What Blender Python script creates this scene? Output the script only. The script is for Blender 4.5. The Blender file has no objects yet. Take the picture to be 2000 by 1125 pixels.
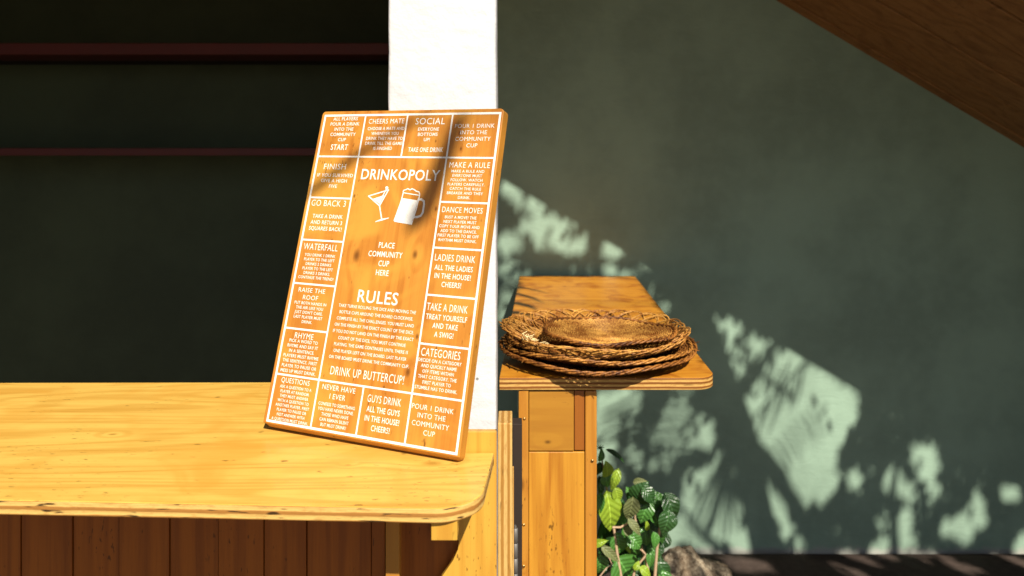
import bpy, bmesh, math, random
import numpy as np
from mathutils import Vector, Matrix, noise
random.seed(7)
R = math.radians
scn = bpy.context.scene
COL = scn.collection

# ------------------------------------------------------------------ camera
F, HC = 1500.0, 1.54            # focal length in photo pixels, camera height; horizon at photo row 309
cam_d = bpy.data.cameras.new('camera'); cam = bpy.data.objects.new('camera', cam_d); COL.objects.link(cam)
cam.location = (0, 0, HC); cam.rotation_euler = (R(90), 0, 0)
cam_d.sensor_width = 36; cam_d.lens = 36*F/2000; cam_d.shift_y = -(562.5-309)/2000
cam_d.clip_start = .05; cam_d.clip_end = 300
cam_d.dof.use_dof = True; cam_d.dof.focus_distance = 1.32; cam_d.dof.aperture_fstop = 4.5
scn.camera = cam
def P(px, py, Y): return Vector(((px-1000)*Y/F, Y, HC-(py-309)*Y/F))

# ------------------------------------------------------------------ light
SUN = Vector((.35, -1, 1)).normalized()          # towards the sun
S1 = Vector((.35, -1, 1))                        # same, per metre of depth
w = bpy.data.worlds.new('World'); scn.world = w; w.use_nodes = True
nt = w.node_tree; nt.nodes.clear()
sky = nt.nodes.new('ShaderNodeTexSky'); sky.sky_type = 'NISHITA'; sky.sun_disc = False
sky.sun_elevation = math.asin(SUN.z); sky.sun_rotation = math.atan2(SUN.x, SUN.y)
bg = nt.nodes.new('ShaderNodeBackground'); bg.inputs[1].default_value = .05
wo = nt.nodes.new('ShaderNodeOutputWorld')
nt.links.new(sky.outputs[0], bg.inputs[0]); nt.links.new(bg.outputs[0], wo.inputs[0])
sd = bpy.data.lights.new('sun', 'SUN'); sd.energy = 5; sd.angle = R(.6); sd.color = (1, .935, .81)
so = bpy.data.objects.new('sun', sd); COL.objects.link(so)
so.rotation_euler = SUN.to_track_quat('Z', 'Y').to_euler(); so.location = (3, -6, 8)
scn.view_settings.view_transform = 'Standard'; scn.view_settings.look = 'None'
scn.view_settings.gamma = 1; scn.view_settings.exposure = .75
scn.view_settings.use_curve_mapping = False

# ------------------------------------------------------------------ helpers
def tag(o, label=None, cat=None, group=None, kind=None):
    if label: o['label'] = label
    if cat: o['category'] = cat
    if group: o['group'] = group
    if kind: o['kind'] = kind
    return o
def thing(name, loc, label, cat, group=None, mat=None):
    o = bpy.data.objects.new(name, None); COL.objects.link(o); o.empty_display_size = .05
    if mat is not None: o.matrix_world = mat
    else: o.location = loc
    return tag(o, label, cat, group)
def link(name, me, mats, parent=None, bevel=0, smooth=False, local=False):
    o = bpy.data.objects.new(name, me); COL.objects.link(o)
    for m in (mats if isinstance(mats, (list, tuple)) else [mats]):
        me.materials.append(m)
    if parent is not None:
        o.parent = parent
        if not local: me.transform(parent.matrix_basis.inverted())
    if smooth:
        for p in me.polygons: p.use_smooth = True
    if bevel:
        b = o.modifiers.new('bevel', 'BEVEL'); b.width = bevel; b.segments = 2; b.limit_method = 'ANGLE'; b.angle_limit = R(40)
    return o
def pyd(v, f):
    me = bpy.data.meshes.new('mesh'); me.from_pydata([tuple(a) for a in v], [], f); me.update(); return me
def box_me(x0, x1, y0, y1, z0, z1):
    v = [(x, y, z) for z in (z0, z1) for y in (y0, y1) for x in (x0, x1)]
    f = [(0, 2, 3, 1), (4, 5, 7, 6), (0, 1, 5, 4), (2, 6, 7, 3), (0, 4, 6, 2), (1, 3, 7, 5)]
    return pyd(v, f)
def prism_me(pts, z0, z1, side_slot=1):
    n = len(pts); v = [(x, y, z0) for x, y in pts]+[(x, y, z1) for x, y in pts]
    f = [tuple(range(n-1, -1, -1)), tuple(range(n, 2*n))]+[(i, (i+1) % n, n+(i+1) % n, n+i) for i in range(n)]
    me = pyd(v, f)
    for p in me.polygons[2:]: p.material_index = side_slot
    return me
def box(name, b, mat, parent, bevel=.0012): return link(name, box_me(*b), mat, parent, bevel)
def corner(cx, cy, r, a0, a1, n=10):
    return [(cx+r*math.cos(R(a0+(a1-a0)*i/n)), cy+r*math.sin(R(a0+(a1-a0)*i/n))) for i in range(n+1)]
class Tubes:
    def __init__(s): s.v = []; s.f = []; s.n = 0
    def add(s, path, r, sides=5, closed=False):
        p = np.asarray(path, float); n = len(p)
        t = (np.roll(p, -1, 0)-np.roll(p, 1, 0)) if closed else np.gradient(p, axis=0)
        t /= np.linalg.norm(t, axis=1)[:, None]+1e-12
        up = np.tile([0, 0, 1.], (n, 1)); bad = abs(t[:, 2]) > .93; up[bad] = [1, 0, 0]
        a = np.cross(t, up); a /= np.linalg.norm(a, axis=1)[:, None]; b = np.cross(a, t)
        rr = np.broadcast_to(np.asarray(r, float), (n,))
        ang = np.arange(sides)*2*np.pi/sides
        ring = p[:, None]+rr[:, None, None]*(np.cos(ang)[None, :, None]*a[:, None]+np.sin(ang)[None, :, None]*b[:, None])
        s.v.append(ring.reshape(-1, 3)); m = n if closed else n-1
        i = np.arange(m)[:, None]; k = np.arange(sides)[None]
        q = np.stack([i*sides+k, i*sides+(k+1) % sides, ((i+1) % n)*sides+(k+1) % sides, ((i+1) % n)*sides+k], -1).reshape(-1, 4)
        s.f.append(q+s.n); s.n += n*sides
    def mesh(s):
        me = bpy.data.meshes.new('mesh'); v = np.concatenate(s.v); f = np.concatenate(s.f)
        me.vertices.add(len(v)); me.vertices.foreach_set('co', v.ravel())
        me.loops.add(f.size); me.loops.foreach_set('vertex_index', f.ravel().astype(np.int32))
        me.polygons.add(len(f)); me.polygons.foreach_set('loop_start', np.arange(len(f), dtype=np.int32)*4)
        me.update(); me.validate(); return me

# ------------------------------------------------------------------ materials
class NB:
    def __init__(s, name):
        s.m = bpy.data.materials.new(name); s.m.use_nodes = True; s.t = s.m.node_tree; s.t.nodes.clear()
        s.o = s.n('ShaderNodeOutputMaterial'); s.b = s.n('ShaderNodeBsdfPrincipled'); s.l(s.b.outputs[0], s.o.inputs[0])
        s.c = s.n('ShaderNodeTexCoord').outputs['Object']
    def n(s, k, **kw):
        x = s.t.nodes.new(k)
        for a, b in kw.items(): setattr(x, a, b)
        return x
    def l(s, a, b): s.t.links.new(a, b)
    def put(s, x, sock):
        if isinstance(x, (int, float)): sock.default_value = x
        elif isinstance(x, (tuple, list)): sock.default_value = (*x, 1)[:len(sock.default_value)]
        else: s.l(x, sock)
    def math(s, op, a, b=0., c=0., clamp=False):
        x = s.n('ShaderNodeMath', operation=op, use_clamp=clamp)
        s.put(a, x.inputs[0]); s.put(b, x.inputs[1]); s.put(c, x.inputs[2]); return x.outputs[0]
    def map(s, scale, loc=(0, 0, 0), src=None):
        x = s.n('ShaderNodeMapping'); x.inputs['Scale'].default_value = scale; x.inputs['Location'].default_value = loc
        s.l(src or s.c, x.inputs[0]); return x.outputs[0]
    def noise(s, vec, scale, detail=4, rough=.55, dist=0):
        x = s.n('ShaderNodeTexNoise'); s.l(vec, x.inputs['Vector'])
        x.inputs['Scale'].default_value = scale; x.inputs['Detail'].default_value = detail
        x.inputs['Roughness'].default_value = rough; x.inputs['Distortion'].default_value = dist; return x.outputs['Fac']
    def ramp(s, v, a, b, lo=0., hi=1.):
        x = s.n('ShaderNodeMapRange', interpolation_type='SMOOTHSTEP'); s.put(v, x.inputs[0])
        for i, q in enumerate((a, b, lo, hi)): x.inputs[i+1].default_value = q
        return x.outputs[0]
    def mix(s, f, a, b, bt='MIX'):
        x = s.n('ShaderNodeMix', data_type='RGBA', blend_type=bt); s.put(f, x.inputs[0])
        for q, i in ((a, 6), (b, 7)):
            s.put((*q, 1) if isinstance(q, (tuple, list)) and len(q) == 3 else q, x.inputs[i])
        return x.outputs[2]
    def bump(s, h, strength=.3, dist=.001):
        x = s.n('ShaderNodeBump'); x.inputs['Strength'].default_value = strength; x.inputs['Distance'].default_value = dist
        s.l(h, x.inputs['Height']); s.l(x.outputs[0], s.b.inputs['Normal'])
    def fin(s, col, rough=.5, spec=.5, coat=0):
        s.put((*col, 1) if isinstance(col, (tuple, list)) else col, s.b.inputs['Base Color'])
        s.put(rough, s.b.inputs['Roughness']); s.b.inputs['Specular IOR Level'].default_value = spec
        s.b.inputs['Coat Weight'].default_value = coat; s.b.inputs['Coat Roughness'].default_value = .15
        return s.m

def wood(name, light, dark, along='X', rough=.45, coat=0., knots=(), seed=0, fig=6, figamp=1.2, contrast=1., blotch=None, flecks=True, across=None, kd=.35):
    """along = grain axis; across = the axis seen across the grain; knots = (a, b, r) along/across positions"""
    b = NB(name); ai = 'XYZ'.index(along)
    aci = 'XYZ'.index(across) if across else (1 if ai == 0 else 0)
    sc = [1, 1, 1]; sc[ai] = .09
    base = b.map(tuple(sc), (seed*3.1, seed*1.7, seed*.9))
    sep = b.n('ShaderNodeSeparateXYZ'); b.l(b.c, sep.inputs[0])
    low = b.noise(base, 7, 2, .5, .6)
    ac = sep.outputs[aci]; al = sep.outputs[ai]
    knot = None; push = 0.
    for (ka, kb, kr) in knots:
        da = b.math('MULTIPLY', b.math('SUBTRACT', al, ka), .6); db = b.math('SUBTRACT', ac, kb)
        d = b.math('DIVIDE', b.math('SQRT', b.math('ADD', b.math('MULTIPLY', da, da), b.math('MULTIPLY', db, db))), kr)
        g = b.ramp(b.math('ADD', d, b.math('MULTIPLY', low, .5)), .35, 1.35, 1, 0)
        rings = b.math('MULTIPLY', b.ramp(d, .5, 4, 1, 0), 1.)
        knot = g if knot is None else b.math('MAXIMUM', knot, g)
        push = b.math('ADD', push, b.math('MULTIPLY', rings, .35))
    ph = b.math('ADD', b.math('ADD', b.math('MULTIPLY', ac, fig), b.math('MULTIPLY', low, figamp*2)), push)
    cyc = b.math('SINE', b.math('MULTIPLY', ph, 6.283*2))
    figm = b.ramp(cyc, -.2, 1)
    fine_s = [260, 260, 260]; fine_s[ai] = 9
    fine = b.noise(b.map(tuple(fine_s), (seed, seed, seed)), 1, 3, .6)
    mid_s = [38, 38, 38]; mid_s[ai] = 2.2
    mid = b.noise(b.map(tuple(mid_s), (seed*2, 0, seed)), 1, 4, .6, .4)
    f = b.math('ADD', b.math('MULTIPLY', figm, .38*contrast), b.math('MULTIPLY', b.ramp(mid, .35, .75), .45*contrast))
    f = b.math('ADD', f, b.math('MULTIPLY', b.ramp(fine, .45, .75), .28*contrast), clamp=True)
    col = b.mix(f, light, dark)
    if blotch:
        bl = b.noise(b.map((1, 1, 1), (seed*5, 2, 1)), blotch[1], 3, .6, 1.)
        col = b.mix(b.ramp(bl, .45, .72, 0, blotch[2]), col, blotch[0])
    if knot is not None:
        col = b.mix(b.math('MULTIPLY', knot, .85), col, tuple(c*kd for c in dark))
    if flecks:
        fs = [1, 1, 1]; fs[ai] = .45
        fl = b.noise(b.map(tuple(fs), (seed*7, 5, 9)), 75, 2, .5)
        col = b.mix(b.ramp(fl, .70, .78, 0, .75), col, tuple(c*.25 for c in dark))
        fs[ai] = .3; reg = b.noise(b.map((1, 1, 1), (seed*2, 1, 4)), 6, 2)
        fl = b.noise(b.map(tuple(fs), (seed*9, 8, 3)), 210, 2, .5)
        col = b.mix(b.math('MULTIPLY', b.ramp(fl, .64, .70, 0, .7), b.ramp(reg, .5, .62)), col, tuple(c*.3 for c in dark))
    b.bump(b.math('ADD', b.math('MULTIPLY', fine, .6), b.math('MULTIPLY', mid, .6)), .25, .0006)
    r = b.math('ADD', rough-.06, b.math('MULTIPLY', mid, .14))
    return b.fin(col, r, .35, coat)
def ply(name, light, dark, n_axis='Z', pitch=.004, z0=0., rough=.6, along='X', gaps=.35):
    """edge of plywood: glued layers stacked on n_axis"""
    b = NB(name); sep = b.n('ShaderNodeSeparateXYZ'); b.l(b.c, sep.inputs[0]); ai = 'XYZ'.index(along)
    ms = [60, 60, 60]; ms[ai] = 7
    wob = b.noise(b.map(tuple(ms)), 1, 4, .6)
    z = b.math('ADD', b.math('MULTIPLY', sep.outputs['XYZ'.index(n_axis)], 1/pitch), b.math('MULTIPLY', wob, 1.1))
    st = b.math('SINE', b.math('MULTIPLY', z, 6.283/2))
    f = b.ramp(st, -.5, .7)
    ls = [40, 40, 40]; ls[ai] = 55; ls['XYZ'.index(n_axis)] = 240
    grain = b.noise(b.map(tuple(ls)), 1, 4, .7)
    col = b.mix(f, light, dark); col = b.mix(b.ramp(grain, .45, .75, 0, .55), col, tuple(c*.8 for c in dark))
    vs = [60, 60, 60]; vs[ai] = 22; vs['XYZ'.index(n_axis)] = 200
    void = b.noise(b.map(tuple(vs), (4, 7, 2)), 1, 2, .5)
    col = b.mix(b.ramp(void, .66-gaps*.12, .74-gaps*.1, 0, gaps*2), col, tuple(c*.12 for c in dark))
    b.bump(b.math('ADD', b.math('MULTIPLY', st, .4), grain), .4, .0012)
    return b.fin(col, rough, .3)
def plain(name, col, rough=.5, spec=.5, metal=0, var=.15, scale=30, bump=0, bscale=None):
    b = NB(name); nz = b.noise(b.c, scale, 5, .6)
    c = b.mix(nz, tuple(x*(1-var) for x in col), tuple(min(1, x*(1+var)) for x in col))
    if bump: b.bump(b.noise(b.c, bscale or scale*3, 5, .65), .6, bump)
    b.b.inputs['Metallic'].default_value = metal
    return b.fin(c, rough, spec)

M = {}
M['bench'] = wood('pale_varnished_plywood', (.65, .41, .085), (.47, .235, .032), 'X', .42, .12, seed=1, fig=7, figamp=3.4, contrast=1.0,
                  blotch=((.55, .26, .035), 6, .6), across='Y', knots=[(.482, -.069, .013), (.36, -.075, .004), (-.05, .05, .006)], kd=.75)
M['bench_edge'] = ply('bench_plywood_edge', (.56, .35, .10), (.30, .13, .025), 'Z', .0052, gaps=.49)
M['table'] = wood('golden_varnished_plywood', (.53, .235, .022), (.33, .10, .006), 'X', .42, .08, seed=4, fig=2.5, figamp=5.5, contrast=.8,
                  blotch=((.27, .075, .006), 13, .85), across='Y', flecks=False)
M['table_edge'] = ply('table_plywood_edge', (.50, .29, .08), (.18, .06, .008), 'Z', .0045, gaps=.15)
M['sign'] = wood('orange_stained_board', (.50, .205, .028), (.32, .10, .008), 'Y', .42, .12, seed=2, fig=12, figamp=1.6, contrast=1.0,
                 knots=[(.290, .125, .009), (.298, .236, .007), (.505, .286, .004), (.478, .292, .003), (.392, .1, .003), (.375, .262, .0032),
                        (.17, .262, .004), (.115, .255, .006)],
                 blotch=((.54, .26, .035), 9, .8), across='X')
M['sign_edge'] = wood('orange_stained_edge', (.48, .21, .03), (.34, .12, .012), 'Y', .45, .1, seed=3, contrast=.7, across='Z')
M['pine_v'] = wood('vertical_pine_face', (.52, .29, .04), (.36, .15, .014), 'Z', .45, .2, seed=5, fig=14, figamp=1.5, contrast=.8, across='X')
M['pine_panel'] = wood('pedestal_panel_pine', (.46, .215, .022), (.29, .10, .008), 'Z', .4, .25, seed=6, fig=11, figamp=2.2, contrast=1.1, across='X')
M['pine_stud'] = wood('pedestal_stud_pine', (.42, .185, .022), (.28, .095, .008), 'Z', .45, .2, seed=8, fig=20, contrast=.8, knots=[(.870, -.183, .010), (.70, -.178, .003)], across='X')
M['pine_block'] = wood('pedestal_block_pine', (.34, .155, .016), (.24, .09, .008), 'X', .45, .2, seed=9, fig=8, contrast=.6, knots=[(-.1265, .957, .006)], across='Z')
M['red_pine'] = wood('reddish_pine_strip', (.24, .075, .008), (.15, .04, .004), 'Z', .45, .2, seed=10, fig=10, contrast=.7, across='X')
M['ply_v'] = ply('upright_plywood_edge', (.50, .31, .10), (.30, .14, .025), 'X', .0048, along='Z', gaps=.2)
M['plank'] = wood('dark_stained_plank', (.30, .085, .006), (.15, .034, .002), 'Z', .5, .05, seed=11, fig=14, contrast=.9, across='X')
M['post'] = wood('unstained_post', (.38, .17, .025), (.26, .10, .012), 'Z', .5, 0, seed=12, fig=14, contrast=.7, across='X')
M['ceiling'] = wood('ceiling_boards', (.30, .15, .05), (.17, .075, .022), 'X', .6, 0, seed=13, fig=8, across='Y')
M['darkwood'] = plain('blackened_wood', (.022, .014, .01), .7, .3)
b = NB('white_screen_print'); n1 = b.noise(b.map((1, .25, 1)), 420, 3, .7); n2 = b.noise(b.c, 22, 3, .6)
M['ink'] = b.fin(b.mix(b.math('MULTIPLY', b.ramp(n1, .58, .68), b.ramp(n2, .42, .62, .1, .8)), (.76, .73, .67), (.48, .25, .07)), .5, .3)
M['steel'] = plain('dull_grey_steel', (.16, .15, .14), .6, .4, .6, .2, 60)
M['screw'] = plain('brass_screw', (.45, .30, .12), .35, .5, 1)
M['red'] = plain('red_painted_wood', (.085, .006, .004), .5, .4, var=.3, scale=6)

def wall_mat(name, col, spots=True):
    b = NB(name); a = b.noise(b.c, 1.6, 4, .6); fine = b.noise(b.c, 160, 4, .7); mid = b.noise(b.c, 22, 4, .6)
    c = b.mix(b.ramp(a, .35, .65), tuple(x*.82 for x in col), tuple(x*1.14 for x in col))
    c = b.mix(b.ramp(mid, .4, .7, 0, .12), c, tuple(x*1.35 for x in col))
    if spots:
        ch = b.noise(b.map((1, 1, 1), (3, 5, 8)), 14, 3, .7)
        sp = b.n('ShaderNodeSeparateXYZ'); b.l(b.c, sp.inputs[0])
        lowz = b.ramp(b.math('ADD', sp.outputs[2], b.math('MULTIPLY', ch, -.05)), -.02, .012, 1, 0)
        c = b.mix(b.math('MULTIPLY', lowz, .8), c, (.36, .34, .31))
    tw = b.noise(b.map((1, 1, 2.6), (9, 2, 1)), 7, 5, .65, 1.5)
    b.bump(b.math('ADD', b.math('ADD', b.math('MULTIPLY', fine, .35), mid), b.math('MULTIPLY', tw, 1.6)), .3, .004)
    return b.fin(c, .62, .3)
M['wall'] = wall_mat('grey_green_wall_paint', (.235, .33, .25))
M['back'] = wall_mat('shade_darkened_green_wall', (.052, .068, .036), False)  # shade of the recess is put into this wall colour
def pillar_mat():
    b = NB('white_painted_plaster'); mid = b.noise(b.c, 30, 5, .6); big = b.noise(b.c, 5, 3, .6)
    c = b.mix(b.ramp(big, .35, .7, 0, .5), (.55, .55, .56), (.47, .47, .48))
    vo = b.n('ShaderNodeTexVoronoi'); vo.inputs['Scale'].default_value = 14; b.l(b.c, vo.inputs['Vector'])
    c = b.mix(b.ramp(vo.outputs['Distance'], .03, .05, .8, 0), c, (.12, .11, .1))
    b.bump(b.math('ADD', mid, b.math('MULTIPLY', big, 2)), .8, .004); return b.fin(c, .55, .3)
M['white'] = pillar_mat()
M['ground'] = plain('warm_bounce_ground', (.12, .09, .06), .8, .2, var=.25, scale=4, bump=.002, bscale=80)  # unseen ground, tone picked for the warm light it bounces
M['soil'] = plain('dark_soil', (.06, .042, .034), .9, .2, var=.5, scale=40, bump=.006, bscale=120)

def wicker_mat(name, light, dark, seed):
    b = NB(name); a = b.noise(b.map((1, 1, 1), (seed, 0, 0)), 24, 3, .6); f = b.noise(b.map((1, 1, 1), (0, seed, 0)), 260, 2, .6)
    v = b.math('ADD', b.math('MULTIPLY', a, .6), b.math('MULTIPLY', f, .5))
    return b.fin(b.mix(b.ramp(v, .40, .74), dark, light), .5, .3, .0)
M['wicker_a'] = wicker_mat('honey_wicker', (.50, .22, .042), (.09, .025, .005), 1)
M['wicker_b'] = wicker_mat('golden_cane', (.62, .32, .07), (.18, .055, .009), 2)
M['wicker_c'] = wicker_mat('dark_wicker', (.36, .14, .025), (.05, .012, .003), 3)
M['frayed'] = plain('bare_cane_fibre', (.72, .56, .28), .8, .2)

def leaf_mat(name, a, c2, trans=.35, rough=.3):
    b = NB(name); sep = b.n('ShaderNodeSeparateXYZ'); b.l(b.c, sep.inputs[0])
    ax = b.math('ABSOLUTE', sep.outputs[0])
    vein = b.math('SINE', b.math('MULTIPLY', b.math('SUBTRACT', sep.outputs[1], b.math('MULTIPLY', ax, .9)), 40))
    vm = b.math('MAXIMUM', b.ramp(vein, .86, 1., 0, .13), b.ramp(ax, .004, .016, .7, 0))
    nz = b.noise(b.c, 6, 3, .6)
    c = b.mix(nz, a, c2); c = b.mix(vm, c, tuple(min(1, x*2.0+.02) for x in c2))
    b.bump(b.math('ADD', b.math('MULTIPLY', vein, -.5), b.math('MULTIPLY', nz, 3.)), .3, .006)
    m = b.fin(c, rough, .5)
    tr = b.n('ShaderNodeBsdfTranslucent'); b.l(c, tr.inputs[0]); mx = b.n('ShaderNodeMixShader'); mx.inputs[0].default_value = trans
    b.l(b.b.outputs[0], mx.inputs[1]); b.l(tr.outputs[0], mx.inputs[2]); b.l(mx.outputs[0], b.o.inputs[0]); return m
M['leaf_y'] = leaf_mat('sunlit_yellow_green_leaf', (.24, .37, .025), (.32, .45, .04), .4)  # lighter tint puts sunlight into the leaf colour
M['leaf_g'] = leaf_mat('mid_green_leaf', (.045, .15, .022), (.08, .22, .04), .25)
M['leaf_d'] = leaf_mat('dark_green_leaf', (.018, .06, .014), (.03, .085, .02), .2)
M['leaf_o'] = leaf_mat('olive_leaf_underside', (.13, .15, .055), (.17, .19, .07), .3, .55)
M['stem'] = plain('pale_plant_stem', (.40, .27, .17), .6, .3)
M['canopy'] = plain('tree_leaf', (.05, .09, .025), .5, .4, var=.4, scale=3)
M['bark'] = plain('tree_bark', (.16, .11, .07), .85, .2, var=.4, scale=8, bump=.01)
def rock_mat():
    b = NB('porous_lava_rock'); a = b.noise(b.c, 14, 5, .65); f = b.noise(b.c, 90, 4, .7)
    c = b.mix(b.ramp(a, .35, .65), (.20, .15, .10), (.42, .35, .25)); c = b.mix(b.ramp(f, .42, .6, 0, .6), c, (.13, .085, .05))
    b.bump(f, .7, .006); return b.fin(c, .85, .2)
M['rock'] = rock_mat()

# ------------------------------------------------------------------ setting
tag(link('ground', pyd([(-40, -40, 0), (40, -40, 0), (40, 40, 0), (-40, 40, 0)], [(0, 1, 2, 3)]), M['ground']), kind='structure')
bmx = bmesh.new(); bmesh.ops.create_grid(bmx, x_segments=90, y_segments=40, size=1)
for v in bmx.verts:
    x = v.co.x*1.7+1.3; y = v.co.y*.42+2.56
    e = min(1, max(0, (1-abs(v.co.x))*12), (1-abs(v.co.y))*8)
    v.co = Vector((x, y, .004+e*(.018+.014*noise.noise(Vector((x*5, y*5, 0)))+.006*noise.noise(Vector((x*30, y*30, 3))))))
me = bpy.data.meshes.new('mesh'); bmx.to_mesh(me); bmx.free()
tag(link('soil_bed', me, M['soil'], smooth=True), kind='structure')

WY = 2.985
t = thing('green_wall', (1.5, WY, 0), 'tall grey green plastered wall with dappled leaf shadow behind the table', 'wall')
box('plaster_face', (-.32, 4.2, WY, WY+.12, 0, 3.4), M['wall'], t, 0)
box('return_face', (-.32, -.22, WY+.12, 4.2, 0, 3.4), M['wall'], t, 0)
t = thing('ambient_block_wall', (2.9, 2, 0), 'grey green end wall, unseen and added to block ambient light beyond the right edge of the frame', 'wall')  # added unseen wall, dims the ambient light on the green wall
box('plaster_face', (2.9, 3.0, .9, WY-.002, 0, 3.4), M['wall'], t, 0)
t = thing('recess_wall', (-1.8, 4.2, 0), 'green wall coloured dark for shade, deep in the shaded recess left of the pillar', 'wall')
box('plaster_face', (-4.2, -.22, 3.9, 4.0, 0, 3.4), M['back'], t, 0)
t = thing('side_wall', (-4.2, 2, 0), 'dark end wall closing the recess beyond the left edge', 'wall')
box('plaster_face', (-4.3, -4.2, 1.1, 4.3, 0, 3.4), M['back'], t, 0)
for (z0, z1, lab) in ((2.004, 2.052, 'upper of two red painted shelves in the dark recess left of the pillar'),
                      (1.552, 1.582, 'lower and thinner of two red painted shelves in the dark recess')):
    Y = 3.45
    t = thing('shelf', (-1.6, Y, z0), lab, 'shelf', 'red shelves in the dark recess')
    box('shelf_board', (-4.0, -.25, Y, Y+.28, z0+.008, z1), M['red'], t, .002)
    box('shelf_lip', (-4.0, -.25, Y-.014, Y, z0, z1+.003), M['red'], t, .002)
    box('shelf_cleat', (-4.0, -.25, Y+.281, 3.9, z0+.01, z0+.03), M['darkwood'], t, 0)

# roofs: flat one added to shade the recess, raking one over the green wall
t = thing('recess_shade_roof', (-1.9, 2.6, 2.4), 'unseen flat timber roof added above the frame to shade the recess', 'roof')
box('roof_deck', (-4.4, .13, 1.1, 4.4, 2.4, 2.46), M['ceiling'], t, 0)
for k in range(7): box('joist', (-4.1+.66*k, -4.05+.66*k, 1.14, 3.1, 2.30, 2.398), M['ceiling'], t, 0)
t = thing('raking_roof', (1.2, 2.4, 2.4), 'sloping brown timber roof meeting the green wall at its top right corner', 'roof')
def zr(x, y): return 2.155-.595*(x-1.025)+(WY-y)*.10
def raking(x0, x1, y0, y1, lo, hi):
    v = [(x, y, zr(x, y)+d) for d in (lo, hi) for y in (y0, y1) for x in (x0, x1)]
    return pyd(v, [(0, 2, 3, 1), (4, 5, 7, 6), (0, 1, 5, 4), (2, 6, 7, 3), (0, 4, 6, 2), (1, 3, 7, 5)])
for k in range(8):
    y1 = WY+.1-k*.1642
    link('ceiling_board', raking(-.6, 2.88, y1-.157, y1, .004*(k % 2), .03), M['ceiling'], t, .003)
link('roof_sheet', raking(-.6, 2.88, 1.785, WY+.1, .032, .06), M['darkwood'], t)

# ------------------------------------------------------------------ sign geometry
px_, py_, pz_, yaw, lean, SW, SL, roll = -.41001, 1.26078, 1.09989, .39769, .28787, .36062, .54787, -.009
wv = Vector((math.cos(yaw), -math.sin(yaw), 0)); hv = Vector((math.sin(yaw), math.cos(yaw), 0))
uv = hv*math.sin(lean)+Vector((0, 0, 1))*math.cos(lean)
wv, uv = math.cos(roll)*wv+math.sin(roll)*uv, math.cos(roll)*uv-math.sin(roll)*wv
nf = wv.cross(uv); SO = Vector((px_, py_, pz_)); ST = .021          # nf points to the viewer... or away
if nf.y > 0: nf = -nf
def bd(px, py):
    d = Vector(((px-1000)/F, 1, -(py-309)/F)); c = Vector((0, 0, HC)); tt = (SO-c).dot(nf)/d.dot(nf)
    q = c+d*tt-SO; return q.dot(wv), q.dot(uv)
SM = Matrix((( wv.x, uv.x, nf.x, SO.x), (wv.y, uv.y, nf.y, SO.y), (wv.z, uv.z, nf.z, SO.z), (0, 0, 0, 1)))
bp = [SO+wv*a+uv*SL-nf*ST for a in (0, SW)]
# depth where the board's upper back edge passes the pillar's left corner
fx = lambda Y: (758-1000)*Y/F
s_ = 0
for i in range(400):
    q = bp[0].lerp(bp[1], i/400)
    if q.x >= fx(q.y): s_ = q.y; break
PY = s_+.0005
PX0, PX1 = (758-1000)*PY/F, (969-1000)*PY/F
t = thing('pillar', ((PX0+PX1)/2, PY, 0), 'white painted square pillar with small chips behind the leaning sign', 'pillar')
bmx = bmesh.new()
nz_, rr = 90, .006
prof = []
for cx, cy, a0 in ((PX1-rr, PY+rr, -90), (PX1-rr, PY+.15-rr, 0), (PX0+rr, PY+.15-rr, 90), (PX0+rr, PY+rr, 180)): prof += corner(cx, cy, rr, a0, a0+90, 3)
vs = []
for i in range(nz_+1):
    z = 2.396*i/nz_; row = []
    for (x, y) in prof:
        n_ = noise.noise(Vector((x*9, y*9, z*11)))*.0016+noise.noise(Vector((x*40, y*40, z*45)))*.0008
        if abs(x-PX0) < .01 and noise.noise(Vector((3, 9, z*26))) > .45: n_ += .0016
        row.append(bmx.verts.new((x+(n_ if x < (PX0+PX1)/2 else -n_), y+n_, z)))
    vs.append(row)
for i in range(nz_):
    for k in range(len(prof)): bmx.faces.new((vs[i][k], vs[i][(k+1) % len(prof)], vs[i+1][(k+1) % len(prof)], vs[i+1][k]))
me = bpy.data.meshes.new('mesh'); bmx.to_mesh(me); bmx.free()
link('shaft', me, M['white'], t, smooth=True)

# ------------------------------------------------------------------ left counter
ZT = 1.0906; TH = .0195
t = counter = thing('counter', (-.6, 1.2, 0), 'pale yellow plywood bar counter with rounded corner holding the leaning sign', 'counter')
XR = -.0275
def slant(y): return XR-(1.173-y)*.05
cr = .062
yf = lambda x: .982-.042*(x+.03)        # front edge runs slightly nearer to the right
fx0 = slant(.98)
pts = [(-1.5, yf(-1.5))]+corner(fx0-cr, yf(fx0-cr)+cr, cr, -90, 0, 12)[0:]+[(XR, 1.173), (-.128, 1.173), (-.128, PY-.004), (PX0-.012, PY-.004), (PX0-.012, 1.543), (-1.5, 1.535)]
link('benchtop', prism_me(pts, ZT-TH, ZT), [M['bench'], M['bench_edge']], t, .0022)
PP = 1.1765
# panel facing the front at the right end, benchtop shadow shaped as a cutout
xr = (970-1000)*PP/F; xl = (843-1000)*PP/F
shadow_cut = [(970, 843), (970, 2290), (838, 2290), (838, 1300), (842, 1180), (862, 1128), (884, 1096), (894, 1074), (896, 1056), (843, 1056), (843, 843)]
cv = [(P(a, b_, PP).x, P(a, b_, PP).z) for a, b_ in shadow_cut]; cn = len(cv)
link('end_panel', pyd([(a, PP, b_) for a, b_ in cv]+[(a, PP+.012, b_) for a, b_ in cv],
     [tuple(range(cn)), tuple(range(2*cn-1, cn-1, -1))]+[(i, i+cn, (i+1) % cn+cn, (i+1) % cn) for i in range(cn)]), M['pine_v'], t, .001)
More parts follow.
